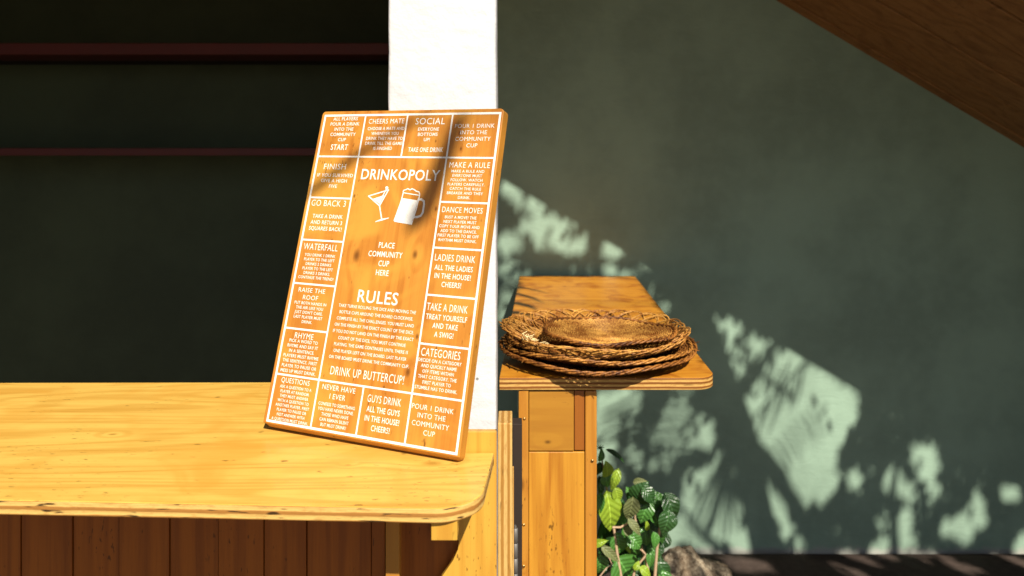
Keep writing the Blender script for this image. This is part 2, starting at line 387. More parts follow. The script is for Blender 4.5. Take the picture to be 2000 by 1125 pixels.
# upright sheet seen on its layered edge
xa, xb = (972.5-1000)*PP/F, (1000.5-1000)*PP/F
box('upright_board', (xa, xb, PP-.004, PP+.055, 0, HC-(825-309)*PP/F), M['ply_v'], t, .0015)
box('dark_post', (xb+.0006, xb+.016, PP+.07, PP+.10, 0, HC-(828-309)*(PP+.07)/F), M['darkwood'], t, .001)  # narrow dark post behind the upright board
box('edge_batten', (xb+.0003, xb+.0025, PP+.0, PP+.05, 0, P(0, 936, PP).z), M['ply_v'], t, 0)
# support block close under the front of the benchtop
YB = .994; box('support_block', ((842-1000)*YB/F, (893-1000)*YB/F, YB, YB+.03, P(0, 1056, YB).z, ZT-TH-.0005), M['pine_v'], t, .001)
# post and planks
YQ = 1.13; box('post', ((753-1000)*YQ/F, (780-1000)*YQ/F, YQ, YQ+.02, 0, ZT-TH-.0005), M['post'], t, .001)
YK = 1.20; edges = [925, 780, 752, 725, 598, 515, 426, 330, 231, 140, 40, -60, -160]  # first plank, behind the panel cutout, stands in for its shaded part
for i in range(len(edges)-1):
    g = .0005; dy = (.0, .003, .001, .0035, .0015)[i % 5]
    box('plank', ((edges[i+1]-1000)*YK/F+g, (edges[i]-1000)*YK/F-g, YK+dy, YK+dy+.015, 0, ZT-TH-.0005), M['plank'], t, .0012)
box('backing_sheet', (-1.45, (925-1000)*YK/F, YK+.022, YK+.026, 0, ZT-TH-.001), M['darkwood'], t, 0)
# hinge
hg = Tubes(); hx = (1006.5-1000)*(PP+.03)/F; z = P(0, 1031, PP+.03).z
zz = z; knuck = []
while zz > .55: knuck.append((zz-.023, zz)); zz -= .0238
for a, b_ in knuck: hg.add([(hx, PP+.03, a), (hx, PP+.03, a+.0008), (hx, PP+.03, b_-.0008), (hx, PP+.03, b_)], [.003, .0042, .0042, .003], 12)
hg.add([(hx, PP+.03, zz), (hx, PP+.03, z+.004)], .0022, 8)
h = link('hinge', hg.mesh(), M['steel'], t, smooth=True)

# ------------------------------------------------------------------ right table
TF = .4494*F/429; TB = .4494*F/230; TT = .0252
t = table = thing('bar_table', (.2, 2.2, 0), 'golden brown narrow plywood bar table with wicker plates on its near end', 'table')
xl0, xl1 = (975-1000)*TF/F, (1015-1000)*TB/F
xr0, xr1 = (1402-1000)*TF/F, (1240-1000)*TB/F
rc = .045
pts = [(xl0, TF)]+corner(xr0-rc, TF+rc, rc, -90, 5, 12)+[(xr1, TB), (xl1, TB)]
link('tabletop', prism_me(pts, ZT-TT, ZT), [M['table'], M['table_edge']], t, .0016)
YL = TF+.004; fxp = lambda p: (p-1000)*YL/F; zp = lambda q: P(0, q, YL).z; ztop = ZT-TT-.0006
lt = thing('pedestal', (0, 0, 0), '', ''); bpy.data.objects.remove(lt)
box('left_stud', (fxp(1013), fxp(1032.2), YL, YL+.30, 0, ztop-.001), M['pine_stud'], t, .0012)
box('right_stud', (fxp(1143), fxp(1166), YL+.002, YL+.30, 0, ztop-.003), M['pine_stud'], t, .0022)
box('top_block', (fxp(1033.4), fxp(1121), YL+.002, YL+.04, zp(881.5), ztop-.003), M['pine_block'], t, .0012)
box('spacer', (fxp(1122.2), fxp(1141.8), YL+.004, YL+.04, zp(881), ztop-.003), M['red_pine'], t, .0012)
box('front_panel', (fxp(1032.8), fxp(1142), YL+.004, YL+.03, 0, zp(884)), M['pine_panel'], t, .0018)
box('inner_frame', (fxp(1033), fxp(1142), YL+.042, YL+.29, 0, ztop-.003), M['darkwood'], t, 0)
for (a, q) in ((1024, 818), (1023, 1025), (1023, 1106), (1157, 900)):
    s = Tubes(); c = Vector((fxp(a), YL, zp(q))); s.add([c+Vector((0, .001, 0)), c+Vector((0, -.0007, 0)), c+Vector((0, -.0012, 0))], [.0030, .0030, .0012], 10)
    link('screw', s.mesh(), M['screw'], t, smooth=True)
# far legs, hidden behind the pedestal and the tabletop
for x in (.12, .20): box('leg', (x, x+.045, TB-.12, TB-.07, 0, ztop-.002), M['pine_v'], t, .002)

# ------------------------------------------------------------------ wicker plates
def plate(center, Rr, hgt, rbase, n_sp, mat, rimmat, label, r0=.0, tilt=(0, 0), loops=False, sag=.0, seed=0, braid=.0030):
    rnd = random.Random(seed)
    cx, cy, z0 = center
    t = thing('wicker_plate', (cx, cy, z0), label, 'wicker plate', 'wicker plates stacked on the bar table')
    t.rotation_euler = (R(tilt[0]), R(tilt[1]), R(rnd.uniform(0, 360)) if False else 0)
    ph0 = rnd.uniform(0, 6)
    def prof(r):
        q = max(0, (r-rbase)/(Rr-rbase)); return hgt*(q**1.5)+.002
    def wob(th): return 1+.008*math.sin(2*th+ph0)+.006*math.sin(3*th+1.7*ph0)
    def hz(th, r): return (.0035*math.sin(2*th+ph0*2)+.0025*math.sin(5*th+ph0))*(r/Rr)**2
    T = Tubes(); sp = .0046; r = max(r0, .006); k = 0
    Rw = Rr*(.70 if loops else .97)
    while r < Rw:
        n = 2*n_sp; th = np.arange(n)*2*np.pi/n
        rr_ = r*np.array([wob(a) for a in th])
        amp = .0026*min(1, r/.05)
        zz = prof(r)+amp*np.cos(np.arange(n)*np.pi+k*np.pi)+np.array([hz(a, r) for a in th])+rnd.uniform(-.0004, .0004)
        T.add(np.stack([rr_*np.cos(th), rr_*np.sin(th), zz], 1), .0024, 4, True); r += sp; k += 1
    for i in range(n_sp):
        a = 2*np.pi*i/n_sp; rs = np.linspace(max(r0, .004), Rw, 14)
        T.add([(q*wob(a)*math.cos(a), q*wob(a)*math.sin(a), prof(q)+hz(a, q)) for q in rs], .0015, 4)
    tag(link('woven_base', T.mesh(), mat, t, smooth=True, local=True), kind='stuff')
    B = Tubes()
    if loops:
        nl = 30
        for i in range(nl):
            a0 = 2*np.pi*i/nl+rnd.uniform(-.03, .03)
            for j in range(3):
                span = .62+.05*rnd.random(); pts = []
                out = Rr*(1.0-.022*j)+rnd.uniform(-.003, .003)
                for u in np.linspace(0, 1, 15):
                    a = a0+span*u-.02*j; rad = Rw*.93+(out-Rw*.93)*math.sin(math.pi*u)**.75
                    zz = prof(Rw)+(prof(rad)-prof(Rw))+.003*math.sin(2*math.pi*u)*(1 if j % 2 else -1)+.0022*j+hz(a, rad)+.007*math.sin(math.pi*u)
                    pts.append((rad*wob(a)*math.cos(a), rad*wob(a)*math.sin(a), zz))
                B.add(pts, .00155, 5)
        for q in (.75, .775):
            th = np.linspace(0, 2*np.pi, 160, endpoint=False)
            for s_i in range(2):
                p_ = th*n_sp/2+s_i*np.pi
                rad = Rr*q+.002*np.cos(p_); zz = np.array([prof(Rr*q)]*160)+.002*np.sin(p_)+np.array([hz(a, Rr*q) for a in th])
                B.add(np.stack([rad*np.cos(th), rad*np.sin(th), zz], 1), .0016, 5, True)
    else:
        n = 420; th = np.arange(n)*2*np.pi/n; turns = int(n_sp*.40)
        wb = np.array([wob(a) for a in th]); hh = np.array([hz(a, Rr) for a in th])
        for s_i in range(3):
            p_ = th*turns+s_i*2*np.pi/3
            rad = Rr*wb+braid*np.cos(p_); zz = prof(Rr)+hh+braid*.9*np.sin(p_)
            B.add(np.stack([rad*np.cos(th), rad*np.sin(th), zz], 1), braid*.72, 6, True)
        for i in range(26):                       # stray cane ends
            a = rnd.uniform(0, 6.28); L_ = rnd.uniform(.008, .02)
            p0 = np.array([Rr*wob(a)*math.cos(a), Rr*wob(a)*math.sin(a), prof(Rr)+hz(a, Rr)])
            d = np.array([math.cos(a+rnd.uniform(.5, 1.3)), math.sin(a+rnd.uniform(.5, 1.3)), rnd.uniform(-.1, .3)])
            B.add([p0, p0+d*L_*.5, p0+d*L_+np.array([0, 0, -.002])], [.0011, .001, .0007], 4)
    tag(link('woven_rim', B.mesh(), rimmat, t, smooth=True, local=True), kind='stuff')
    return t
PC = (.188, 1.741)
zt = ZT+.0005
plate((PC[0]+.003, 1.738, zt+.001), .216, .024, .13, 46, M['wicker_c'], M['wicker_c'], 'lowest and widest plate of the stack, dark braided rim on the tabletop', .10, (0, 0), seed=1, braid=.0031)
plate((PC[0]+.004, 1.742, zt+.0105), .209, .027, .12, 44, M['wicker_c'], M['wicker_a'], 'second plate from the bottom of the stack, braided brown rim', .10, (.3, .3), seed=2, braid=.0030)
plate((PC[0]+.000, 1.738, zt+.0215), .196, .028, .12, 44, M['wicker_c'], M['wicker_a'], 'middle plate of the stack, just under the open looped rim', .09, (0, -.3), seed=3, braid=.0029)
lp = plate((PC[0]-.004, 1.733, zt+.028), .214, .032, .11, 44, M['wicker_b'], M['wicker_b'], 'plate with open scalloped cane loops round its rim, second from the top', .03, (0, .6), loops=True, seed=5)
plate((PC[0]+.028, 1.712, zt+.052), .143, .012, .06, 46, M['wicker_b'], M['wicker_c'], 'smallest and topmost wicker plate with a pale sunlit centre', .004, (-1.2, .3), seed=8, braid=.0032)
# torn pale cane on the looped plate
fr = Tubes(); rn = random.Random(4)
for i in range(46):
    u = rn.random(); c = P(1020+u*42, 655+u*19, 1.60)+Vector((rn.uniform(-.003, .003), rn.uniform(-.006, .006), rn.uniform(-.003, .003)))
    d = Vector((rn.uniform(-.2, 1), rn.uniform(-1, .2), rn.uniform(-.3, .4))).normalized()*rn.uniform(.006, .014)
    fr.add([c, c+d*.5, c+d], .0008, 4)
tag(link('frayed_cane', fr.mesh(), M['frayed'], lp), kind='stuff')

# ------------------------------------------------------------------ sign board
def rrect(x0, y0, x1, y1, r, n=5):
    return corner(x1-r, y1-r, r, 0, 90, n)+corner(x0+r, y1-r, r, 90, 180, n)+corner(x0+r, y0+r, r, 180, 270, n)+corner(x1-r, y0+r, r, 270, 360, n)
sg = thing('game_sign', None, 'orange wooden drinking game board with white lettering leaning on the pillar', 'sign', mat=SM)
ol = rrect(0, 0, SW, SL, .007, 4); on_ = len(ol)
vv = [(x, y, -ST) for x, y in ol]+[(x, y, -.013) for x, y in ol]+[(x, max(y, .0062), 0) for x, y in ol]     # lower front edge chamfered
ff = [tuple(range(on_-1, -1, -1)), tuple(range(2*on_, 3*on_))]
for k in range(2): ff += [(k*on_+i, k*on_+(i+1) % on_, (k+1)*on_+(i+1) % on_, (k+1)*on_+i) for i in range(on_)]
me = pyd(vv, ff)
for p in me.polygons[2:]: p.material_index = 1
link('board', me, [M['sign'], M['sign_edge']], sg, .0012, local=True)
EPS = .0004
def flat(name, polys, mat=M['ink'], z=EPS):
    v = []; f = []
    for p in polys:
        f.append(tuple(range(len(v), len(v)+len(p)))); v += [(a, b_, z) for a, b_ in p]
    return link(name, pyd(v, f), mat, sg, local=True)
def rc_(x0, y0, x1, y1): return [(x0, y0), (x1, y0), (x1, y1), (x0, y1)]
gx0, gx1 = .0080, .3555; gy0, gy1 = .0105, .5395; lw = .00185
c1, c2, c3 = .0945, .1805, .2680
q = lambda pts: sum(p[1] for p in pts)/len(pts)
for nme, r_ in (('border_line', rc_(gx0-lw, gy0-lw, gx1+lw, gy0+lw)), ('border_line', rc_(gx0-lw, gy1-lw, gx1+lw, gy1+lw)),
                ('border_line', rc_(gx0-lw, gy0+lw, gx0+lw, gy1-lw)), ('border_line', rc_(gx1-lw, gy0+lw, gx1+lw, gy1-lw))):
    flat(nme, [r_])
rt, rb_ = .4625, .0850
lh = lw*.8
flat('grid_line', [rc_(gx0+lw, rt-lh, gx1-lw, rt+lh)]); flat('grid_line', [rc_(gx0+lw, rb_-lh, gx1-lw, rb_+lh)])
for c in (c1, c3):
    flat('grid_line', [rc_(c-lh, gy0+lw, c+lh, rb_-lh), rc_(c-lh, rb_+lh, c+lh, rt-lh), rc_(c-lh, rt+lh, c+lh, gy1-lw)])
flat('grid_line', [rc_(c2-lh, rt+lh, c2+lh, gy1-lw)]); flat('grid_line', [rc_(c2-lh, gy0+lw, c2+lh, rb_-lh)])
for k in range(1, 5):
    z = rb_+(rt-rb_)*k/5
    flat('grid_line', [rc_(gx0+lw, z-lh, c1-lh, z+lh)]); flat('grid_line', [rc_(c3+lh, z-lh, gx1-lw, z+lh)])

def text(lines, top, bot, wpx, bold=.0, name='lettering', spacing=1., lsp=1.12):
    cu = bpy.data.curves.new('t', 'FONT'); cu.body = '\n'.join(lines); cu.align_x = 'CENTER'; cu.size = 1
    cu.space_character = spacing; cu.space_line = lsp; cu.offset = bold; cu.resolution_u = 3
    o = bpy.data.objects.new('t', cu); COL.objects.link(o)
    bpy.context.view_layer.update()
    me = bpy.data.meshes.new_from_object(o.evaluated_get(bpy.context.evaluated_depsgraph_get()))
    bpy.data.objects.remove(o); bpy.data.curves.remove(cu)
    n = len(me.vertices); co = np.empty(n*3, np.float32); me.vertices.foreach_get('co', co); co = co.reshape(-1, 3)
    x0, y0 = co[:, 0].min(), co[:, 1].min(); x1, y1 = co[:, 0].max(), co[:, 1].max()
    tu, tv = bd(*top); bu, bv = bd(*bot); mx, my = (top[0]+bot[0])/2, (top[1]+bot[1])/2
    wpx *= .955
    wu = bd(mx+wpx/2, my+wpx*.045)[0]-bd(mx-wpx/2, my-wpx*.045)[0]
    cu_ = (tu+bu)/2
    co[:, 0] = (co[:, 0]-(x0+x1)/2)*wu/(x1-x0)+cu_
    co[:, 1] = (co[:, 1]-y0)*(tv-bv)/(y1-y0)+bv; co[:, 2] = EPS
    me.vertices.foreach_set('co', co.ravel()); me.update()
    o = link(name, me, M['ink'], sg, local=True); return o
HB, BB = -.003, .009
H = lambda l, a, b_, w_: text(l, a, b_, w_, HB, 'heading_lettering', 1.08)
T_ = lambda l, a, b_, w_, ls=1.12: text(l, a, b_, w_, BB, 'body_lettering', 1.08, ls)
T_(['ALL PLAYERS', 'POUR A DRINK', 'INTO THE', 'COMMUNITY', 'CUP'], (676, 229), (668, 276), 58)
T_(['START'], (663.5, 282), (662.5, 293), 34)
H(['CHEERS MATE'], (755, 232), (755, 241.5), 71)
T_(['CHOOSE A MATE AND', 'WHENEVER YOU', 'DRINK THEY HAVE TO', 'DRINK TILL THE GAME', 'IS FINISHED'], (754.8, 248), (746.6, 293), 74)
H(['SOCIAL'], (841, 230.5), (840, 243), 59)
T_(['EVERYONE', 'BOTTOMS', 'UP!'], (837.4, 249), (833.7, 276), 42)
T_(['TAKE ONE DRINK'], (831.6, 288), (830.6, 297), 70)
H(['POUR 1 DRINK', 'INTO THE', 'COMMUNITY', 'CUP'], (928, 242), (921, 288), 80)
H(['FINISH'], (655, 320), (653.7, 331), 44)
T_(['IF YOU SURVIVED', 'GIVE A HIGH', 'FIVE'], (655, 339), (650, 367), 72)
H(['GO BACK 3'], (642, 391), (642, 403), 69)
T_(['TAKE A DRINK', 'AND RETURN 3', 'SQUARES BACK!'], (640, 419), (634.8, 452), 66)
H(['WATERFALL'], (627, 476.5), (626, 489), 69)
T_(['YOU DRINK 1 DRINK', 'PLAYER TO THE LEFT', 'DRINKS 2 DRINKS', 'PLAYER TO THE LEFT', 'DRINKS 3 DRINKS.', 'CONTINUE THE TREND!'], (624.6, 496), (617.4, 546), 71)
H(['RAISE THE', 'ROOF'], (609, 563), (607, 586), 54)
T_(['PUT BOTH HANDS IN', 'THE AIR LIKE YOU', "JUST DON'T CARE.", 'LAST PLAYER MUST', 'DRINK.'], (607, 590), (599, 632), 65)
H(['RHYME'], (595, 651), (593.6, 662), 38)
T_(['PICK A WORD TO', 'RHYME AND SAY IT', 'IN A SENTENCE.', 'PLAYERS MUST RHYME', 'THE SENTENCE. FIRST', 'PLAYER TO PAUSE OR', 'MESS UP MUST DRINK.'], (592, 664), (583, 730), 72)
H(['QUESTIONS'], (577.5, 740), (577, 752), 58)
T_(['ASK A QUESTION TO A', 'PLAYER AT RANDOM.', 'THEY MUST ANSWER', 'WITH A QUESTION TO', 'ANOTHER PLAYER. FIRST', 'PLAYER TO PAUSE OR', 'NOT ANSWER WITH', 'A QUESTION MUST DRINK.'], (577, 755), (566, 826), 75)
H(['NEVER HAVE', 'I EVER'], (662, 754), (659, 781), 68)
T_(['CONFESS TO SOMETHING', 'YOU HAVE NEVER DONE.', 'THOSE WHO HAVE', 'CAN REMAIN SILENT', 'BUT MUST DRINK!'], (657, 789), (651, 836), 75)
H(['GUYS DRINK'], (751, 774.5), (750.5, 789.5), 69)
T_(['ALL THE GUYS', 'IN THE HOUSE!', 'CHEERS!'], (748, 797), (743.6, 845), 71)
H(['POUR 1 DRINK', 'INTO THE', 'COMMUNITY', 'CUP'], (845, 793), (838.5, 852), 86)
H(['CATEGORIES'], (861, 683), (860.5, 699), 80)
T_(['DECIDE ON A CATEGORY', 'AND QUICKLY NAME', 'OFF ITEMS WITHIN', 'THAT CATEGORY. THE', 'FIRST PLAYER TO', 'STUMBLE HAS TO DRINK.'], (860, 703.6), (850.4, 764), 89)
H(['TAKE A DRINK'], (873.6, 594.5), (873.3, 609), 83)
T_(['TREAT YOURSELF', 'AND TAKE', 'A SWIG!'], (873, 616), (866, 660), 84)
H(['LADIES DRINK'], (889, 498), (888.5, 511.5), 82)
T_(['ALL THE LADIES', 'IN THE HOUSE!', 'CHEERS!'], (886.5, 519), (881, 562), 78)
H(['DANCE MOVES'], (903, 405), (903, 416), 82)
T_(['BUST A MOVE! THE', 'NEXT PLAYER MUST', 'COPY YOUR MOVE AND', 'ADD TO THE DANCE.', 'FIRST PLAYER TO BE OFF', 'RHYTHM MUST DRINK.'], (900, 422), (893, 473), 83)
H(['MAKE A RULE'], (917.8, 317), (916.7, 328), 82)
T_(['MAKE A RULE AND', 'EVERYONE MUST', 'FOLLOW. WATCH', 'PLAYERS CAREFULLY.', 'CATCH THE RULE', 'BREAKER AND THEY', 'DRINK.'], (914.7, 332), (905.5, 389), 75)
text(['DRINKOPOLY'], (781.5, 331), (780.5, 352), 158, .010, 'title_lettering', 1.06)
T_(['PLACE', 'COMMUNITY', 'CUP', 'HERE'], (755, 473.5), (747.6, 538.5), 69, 1.15)
text(['RULES'], (738.5, 568.5), (737.5, 593.5), 82, .010, 'title_lettering', 1.08)
T_(['TAKE TURNS ROLLING THE DICE AND MOVING THE', 'BOTTLE CAPS AROUND THE BOARD CLOCKWISE.', 'COMPLETE ALL THE CHALLENGES. YOU MUST LAND', 'ON THE FINISH BY THE EXACT COUNT OF THE DICE.', 'IF YOU DO NOT LAND ON THE FINISH BY THE EXACT', 'COUNT OF THE DICE, YOU MUST CONTINUE', 'PLAYING. THE GAME CONTINUES UNTIL THERE IS', 'ONE PLAYER LEFT ON THE BOARD. LAST PLAYER', 'ON THE BOARD MUST DRINK THE COMMUNITY CUP.'], (736, 600), (719, 709), 165, 1.45)
H(['DRINK UP BUTTERCUP!'], (716.5, 724), (715.5, 741), 151)

def stroke(pts, wpx):
    """outline of a polyline given in photo pixels on the board, wpx wide"""
    P_ = [Vector(bd(*p)) for p in pts]; w_ = wpx*.00089/2*1.0; out = []
    for a, b_ in zip(P_[:-1], P_[1:]):
        d = (b_-a).normalized(); n_ = Vector((-d.y, d.x))*w_; e = d*w_*.6
        out.append([tuple(a-e-n_), tuple(b_+e-n_), tuple(b_+e+n_), tuple(a-e+n_)])
    return out
pp = lambda L_: [bd(*p) for p in L_]
def icon(name, groups):
    v = []; f = []
    for i, p in enumerate(groups):
        f.append(tuple(range(len(v), len(v)+len(p)))); v += [(a, b_, EPS+i*.000004) for a, b_ in p]
    return link(name, pyd(v, f), M['ink'], sg, local=True)
circ = lambda x, y, r, n=14: pp([(x+r*math.cos(6.283*i/n), y-r*math.sin(6.283*i/n)) for i in range(n)])
icon('cocktail_glass_print', stroke([(720, 383), (759, 371), (741.5, 402), (720, 383)], 2.4)+[pp([(728.5, 388.5), (751, 381), (741.5, 398.5)])]
     + stroke([(741.5, 402), (746, 430)], 2.6)+[pp([(733, 434), (734, 432), (745.5, 427.5), (760, 425), (759.5, 426.6), (746, 431)])]
     + stroke([(746, 386), (755, 369)], 2)+[circ(755.8, 367, 3)])
icon('beer_mug_print', [pp([(786, 387), (816, 391.5), (804.5, 437.5), (771.5, 431)])]+stroke([(788, 376), (783, 395), (770, 431)], 2.2)+stroke([(820, 380.5), (813, 410), (804, 438), (771, 432)], 2.2)
     + stroke([(787.5, 375), (788.5, 372), (793, 370.5), (797, 368.5), (801, 371), (805, 368.7), (810, 371), (813, 373.5), (818.5, 375), (820, 380)], 2)
     + stroke([(788, 376.5), (796, 378), (819, 381.5)], 1.8)
     + stroke([(817, 390), (823, 389.5), (828, 393), (828.5, 399), (826, 415), (822, 421.5), (815, 424), (808.5, 424)], 4))

# ------------------------------------------------------------------ rock
def rock(c, sx, sy, sz, label, seed):
    bmx = bmesh.new(); bmesh.ops.create_icosphere(bmx, subdivisions=6, radius=1)
    for v in bmx.verts:
        d = v.co.normalized(); s_ = Vector((seed, seed*2, 0))
        k = 1+.22*noise.noise(d*1.3+s_)+.12*noise.noise(d*3+s_)+.05*noise.noise(d*8+s_)
        pit = noise.voronoi((d*7+s_))[0][0]; k -= .10*max(0, .38-pit)/.38
        pit = noise.voronoi((d*17+s_))[0][0]; k -= .05*max(0, .42-pit)/.42
        v.co = Vector((c[0]+d.x*k*sx, c[1]+d.y*k*sy, c[2]+d.z*k*sz))
    me = bpy.data.meshes.new('mesh'); bmx.to_mesh(me); bmx.free()
    o = link('rock', me, M['rock'], smooth=True); tag(o, label, 'rock'); return o
rock((.575, 2.60, .092), .105, .10, .115, 'brown porous lava rock on the soil beside the leafy plant', 3)
rock((.69, 2.68, .060), .085, .08, .075, 'small low brown rock right of the porous rock near the wall', 9)

# ------------------------------------------------------------------ plant
def leaf_me(curl, fold):
    nx, ny = 6, 12; v = []; f = []
    for j in range(ny+1):
        u = j/ny; wd = .5*(math.sin(math.pi*u**.78)**.8)*(1-.25*u)*.62+.002
        if u > .9: wd *= (1-u)/.1*.6+.4*(1-u)/.1
        for i in range(-nx//2, nx//2+1):
            x = i/(nx/2)*wd
            z = fold*abs(x)-curl*(u-.35)**2+.003*math.sin(40*(u-abs(x)*.9))*(abs(i) > 0)+.02*math.sin(u*11)*x
            v.append((x, u, z))
    for j in range(ny):
        for i in range(nx): a = j*(nx+1)+i; f.append((a, a+1, a+nx+2, a+nx+1))
    me = pyd(v, f)
    for p in me.polygons: p.use_smooth = True
    return me
LM = {}
for key, cu_, fo in (('y', .35, .25), ('g', .5, .35), ('d', .6, .3), ('o', .45, .2)):
    for k in range(2):
        me = leaf_me(cu_*(1+.3*k), fo*(1-.4*k)); me.materials.append(M['leaf_'+key]); LM[key, k] = me
PY0 = 2.16
plant = thing('leafy_plant', (.34, PY0, 0), 'glossy green leafy plant growing behind the bar table pedestal', 'plant')
pinv = plant.matrix_basis.inverted(); rl = random.Random(11)
def leaf(cx, cy, L_, W_, ang, key, Y=None, face=None, named=True):
    Y = Y or PY0+rl.uniform(-.05, .05); k_ = Y/F
    T = Vector((math.cos(R(ang)), rl.uniform(-.35, .15), math.sin(R(ang)))).normalized()
    N = Vector(face) if face else Vector((.25+rl.uniform(-.35, .35), -1, .55+rl.uniform(-.35, .3)))
    N = (N-T*N.dot(T)).normalized(); X = T.cross(N)
    Ls = L_*k_*1.05; Ws = W_*k_/.50
    base = P(cx, cy, Y)-T*Ls*.5
    m = Matrix((( X.x*Ws, T.x*Ls, N.x*Ls, base.x), (X.y*Ws, T.y*Ls, N.y*Ls, base.y), (X.z*Ws, T.z*Ls, N.z*Ls, base.z), (0, 0, 0, 1)))
    o = bpy.data.objects.new('leaf', LM[key, rl.randint(0, 1)]); COL.objects.link(o)
    o.parent = plant; o.matrix_basis = pinv @ m; return base
LV = [(1174, 889, 26, 14, 80, 'g'), (1204, 889, 44, 9, -30, 'd'), (1186, 917, 34, 24, 95, 'y'), (1201, 938, 44, 17, -110, 'y'),
      (1185, 940, 30, 22, -80, 'g'), (1206, 968, 32, 20, -75, 'y'), (1192, 1002, 80, 44, -82, 'y'), (1173, 952, 40, 14, -85, 'd'),
      (1250, 941, 26, 14, 10, 'o'), (1252, 962, 44, 40, 60, 'd'), (1234, 965, 30, 26, 130, 'g'), (1232, 996, 50, 30, -100, 'o'), (1259, 1000, 46, 32, -110, 'g'),
      (1240, 978, 40, 30, -140, 'd'), (1268, 968, 38, 26, -50, 'd'), (1292, 985, 54, 34, 115, 'g'), (1312, 992, 56, 34, -70, 'd'), (1280, 1008, 46, 26, -65, 'g'),
      (1303, 1022, 46, 36, -105, 'd'), (1300, 1005, 40, 34, -60, 'd'), (1241, 1030, 40, 15, -50, 'o'), (1264, 1027, 24, 9, 95, 'y'), (1209, 1064, 46, 33, -80, 'g'),
      (1241, 1058, 38, 28, -45, 'g'), (1280, 1057, 32, 19, -85, 'g'), (1194, 1083, 50, 16, -40, 'o'), (1221, 1112, 56, 56, -60, 'g'),
      (1244, 1105, 18, 12, 60, 'y'), (1270, 1092, 36, 15, -95, 'g'), (1170, 1060, 34, 14, 20, 'y'), (1172, 1106, 44, 30, -90, 'g'),
      (1227, 1072, 22, 9, -55, 'y'), (1228, 1038, 22, 15, -20, 'o'), (1170, 918, 30, 16, -100, 'd'), (1262, 1118, 30, 18, -40, 'y'), (1294, 1040, 26, 18, -120, 'd'),
      (1172, 985, 40, 16, -95, 'g'), (1222, 1015, 20, 14, 170, 'g')]
bases = []
for a in LV: bases.append(leaf(*a, Y=PY0+rl.uniform(-.06, .03)))
for i in range(80):
    cx = rl.uniform(1168, 1305); cy = rl.uniform(985, 1210)
    if cy < 1010 and cx > 1215: cy += 40
    leaf(cx, cy, rl.uniform(30, 52), rl.uniform(20, 34), rl.uniform(-150, -30), rl.choice('ddg'), Y=PY0+rl.uniform(.05, .16))
st = Tubes()
def stem(pts, r0, r1, Y=PY0+.02):
    p3 = [np.array(P(a, b_, Y)) for a, b_ in pts]; st.add(p3, np.linspace(r0, r1, len(p3)), 7)
stem([(1270, 1380), (1277, 1200), (1279, 1125), (1283, 1072), (1290, 1020), (1300, 985)], .006, .003)
stem([(1277, 1180), (1262, 1095), (1250, 1060), (1240, 1010), (1247, 950)], .005, .0025)
stem([(1250, 1380), (1225, 1200), (1205, 1080), (1196, 1010), (1184, 950), (1173, 880)], .006, .002)
stem([(1225, 1200), (1240, 1110), (1262, 1083), (1252, 1073)], .004, .0035, PY0-.02)
stem([(1196, 1030), (1212, 1030), (1226, 1022)], .003, .003, PY0-.03)
stem([(1170, 1128), (1184, 1110), (1195, 1102), (1190, 1090)], .002, .0015, PY0-.05)
tag(link('stem', st.mesh(), M['stem'], plant, smooth=True))
bud = Tubes()
for i in range(9):
    a = 6.283*i/9; c = np.array(P(1172, 875, PY0)); bud.add([c, c+np.array([.012*math.cos(a), -.006, .010*math.sin(a)+.004])], [.0018, .0006], 4)
link('bud', bud.mesh(), M['leaf_g'], plant)
tb = Tubes(); tb.add([P(1263, 1385, PY0)+Vector((0, 0, -.05)), P(1263, 1380, PY0)], [.02, .015], 8)
link('root_crown', tb.mesh(), M['stem'], plant)

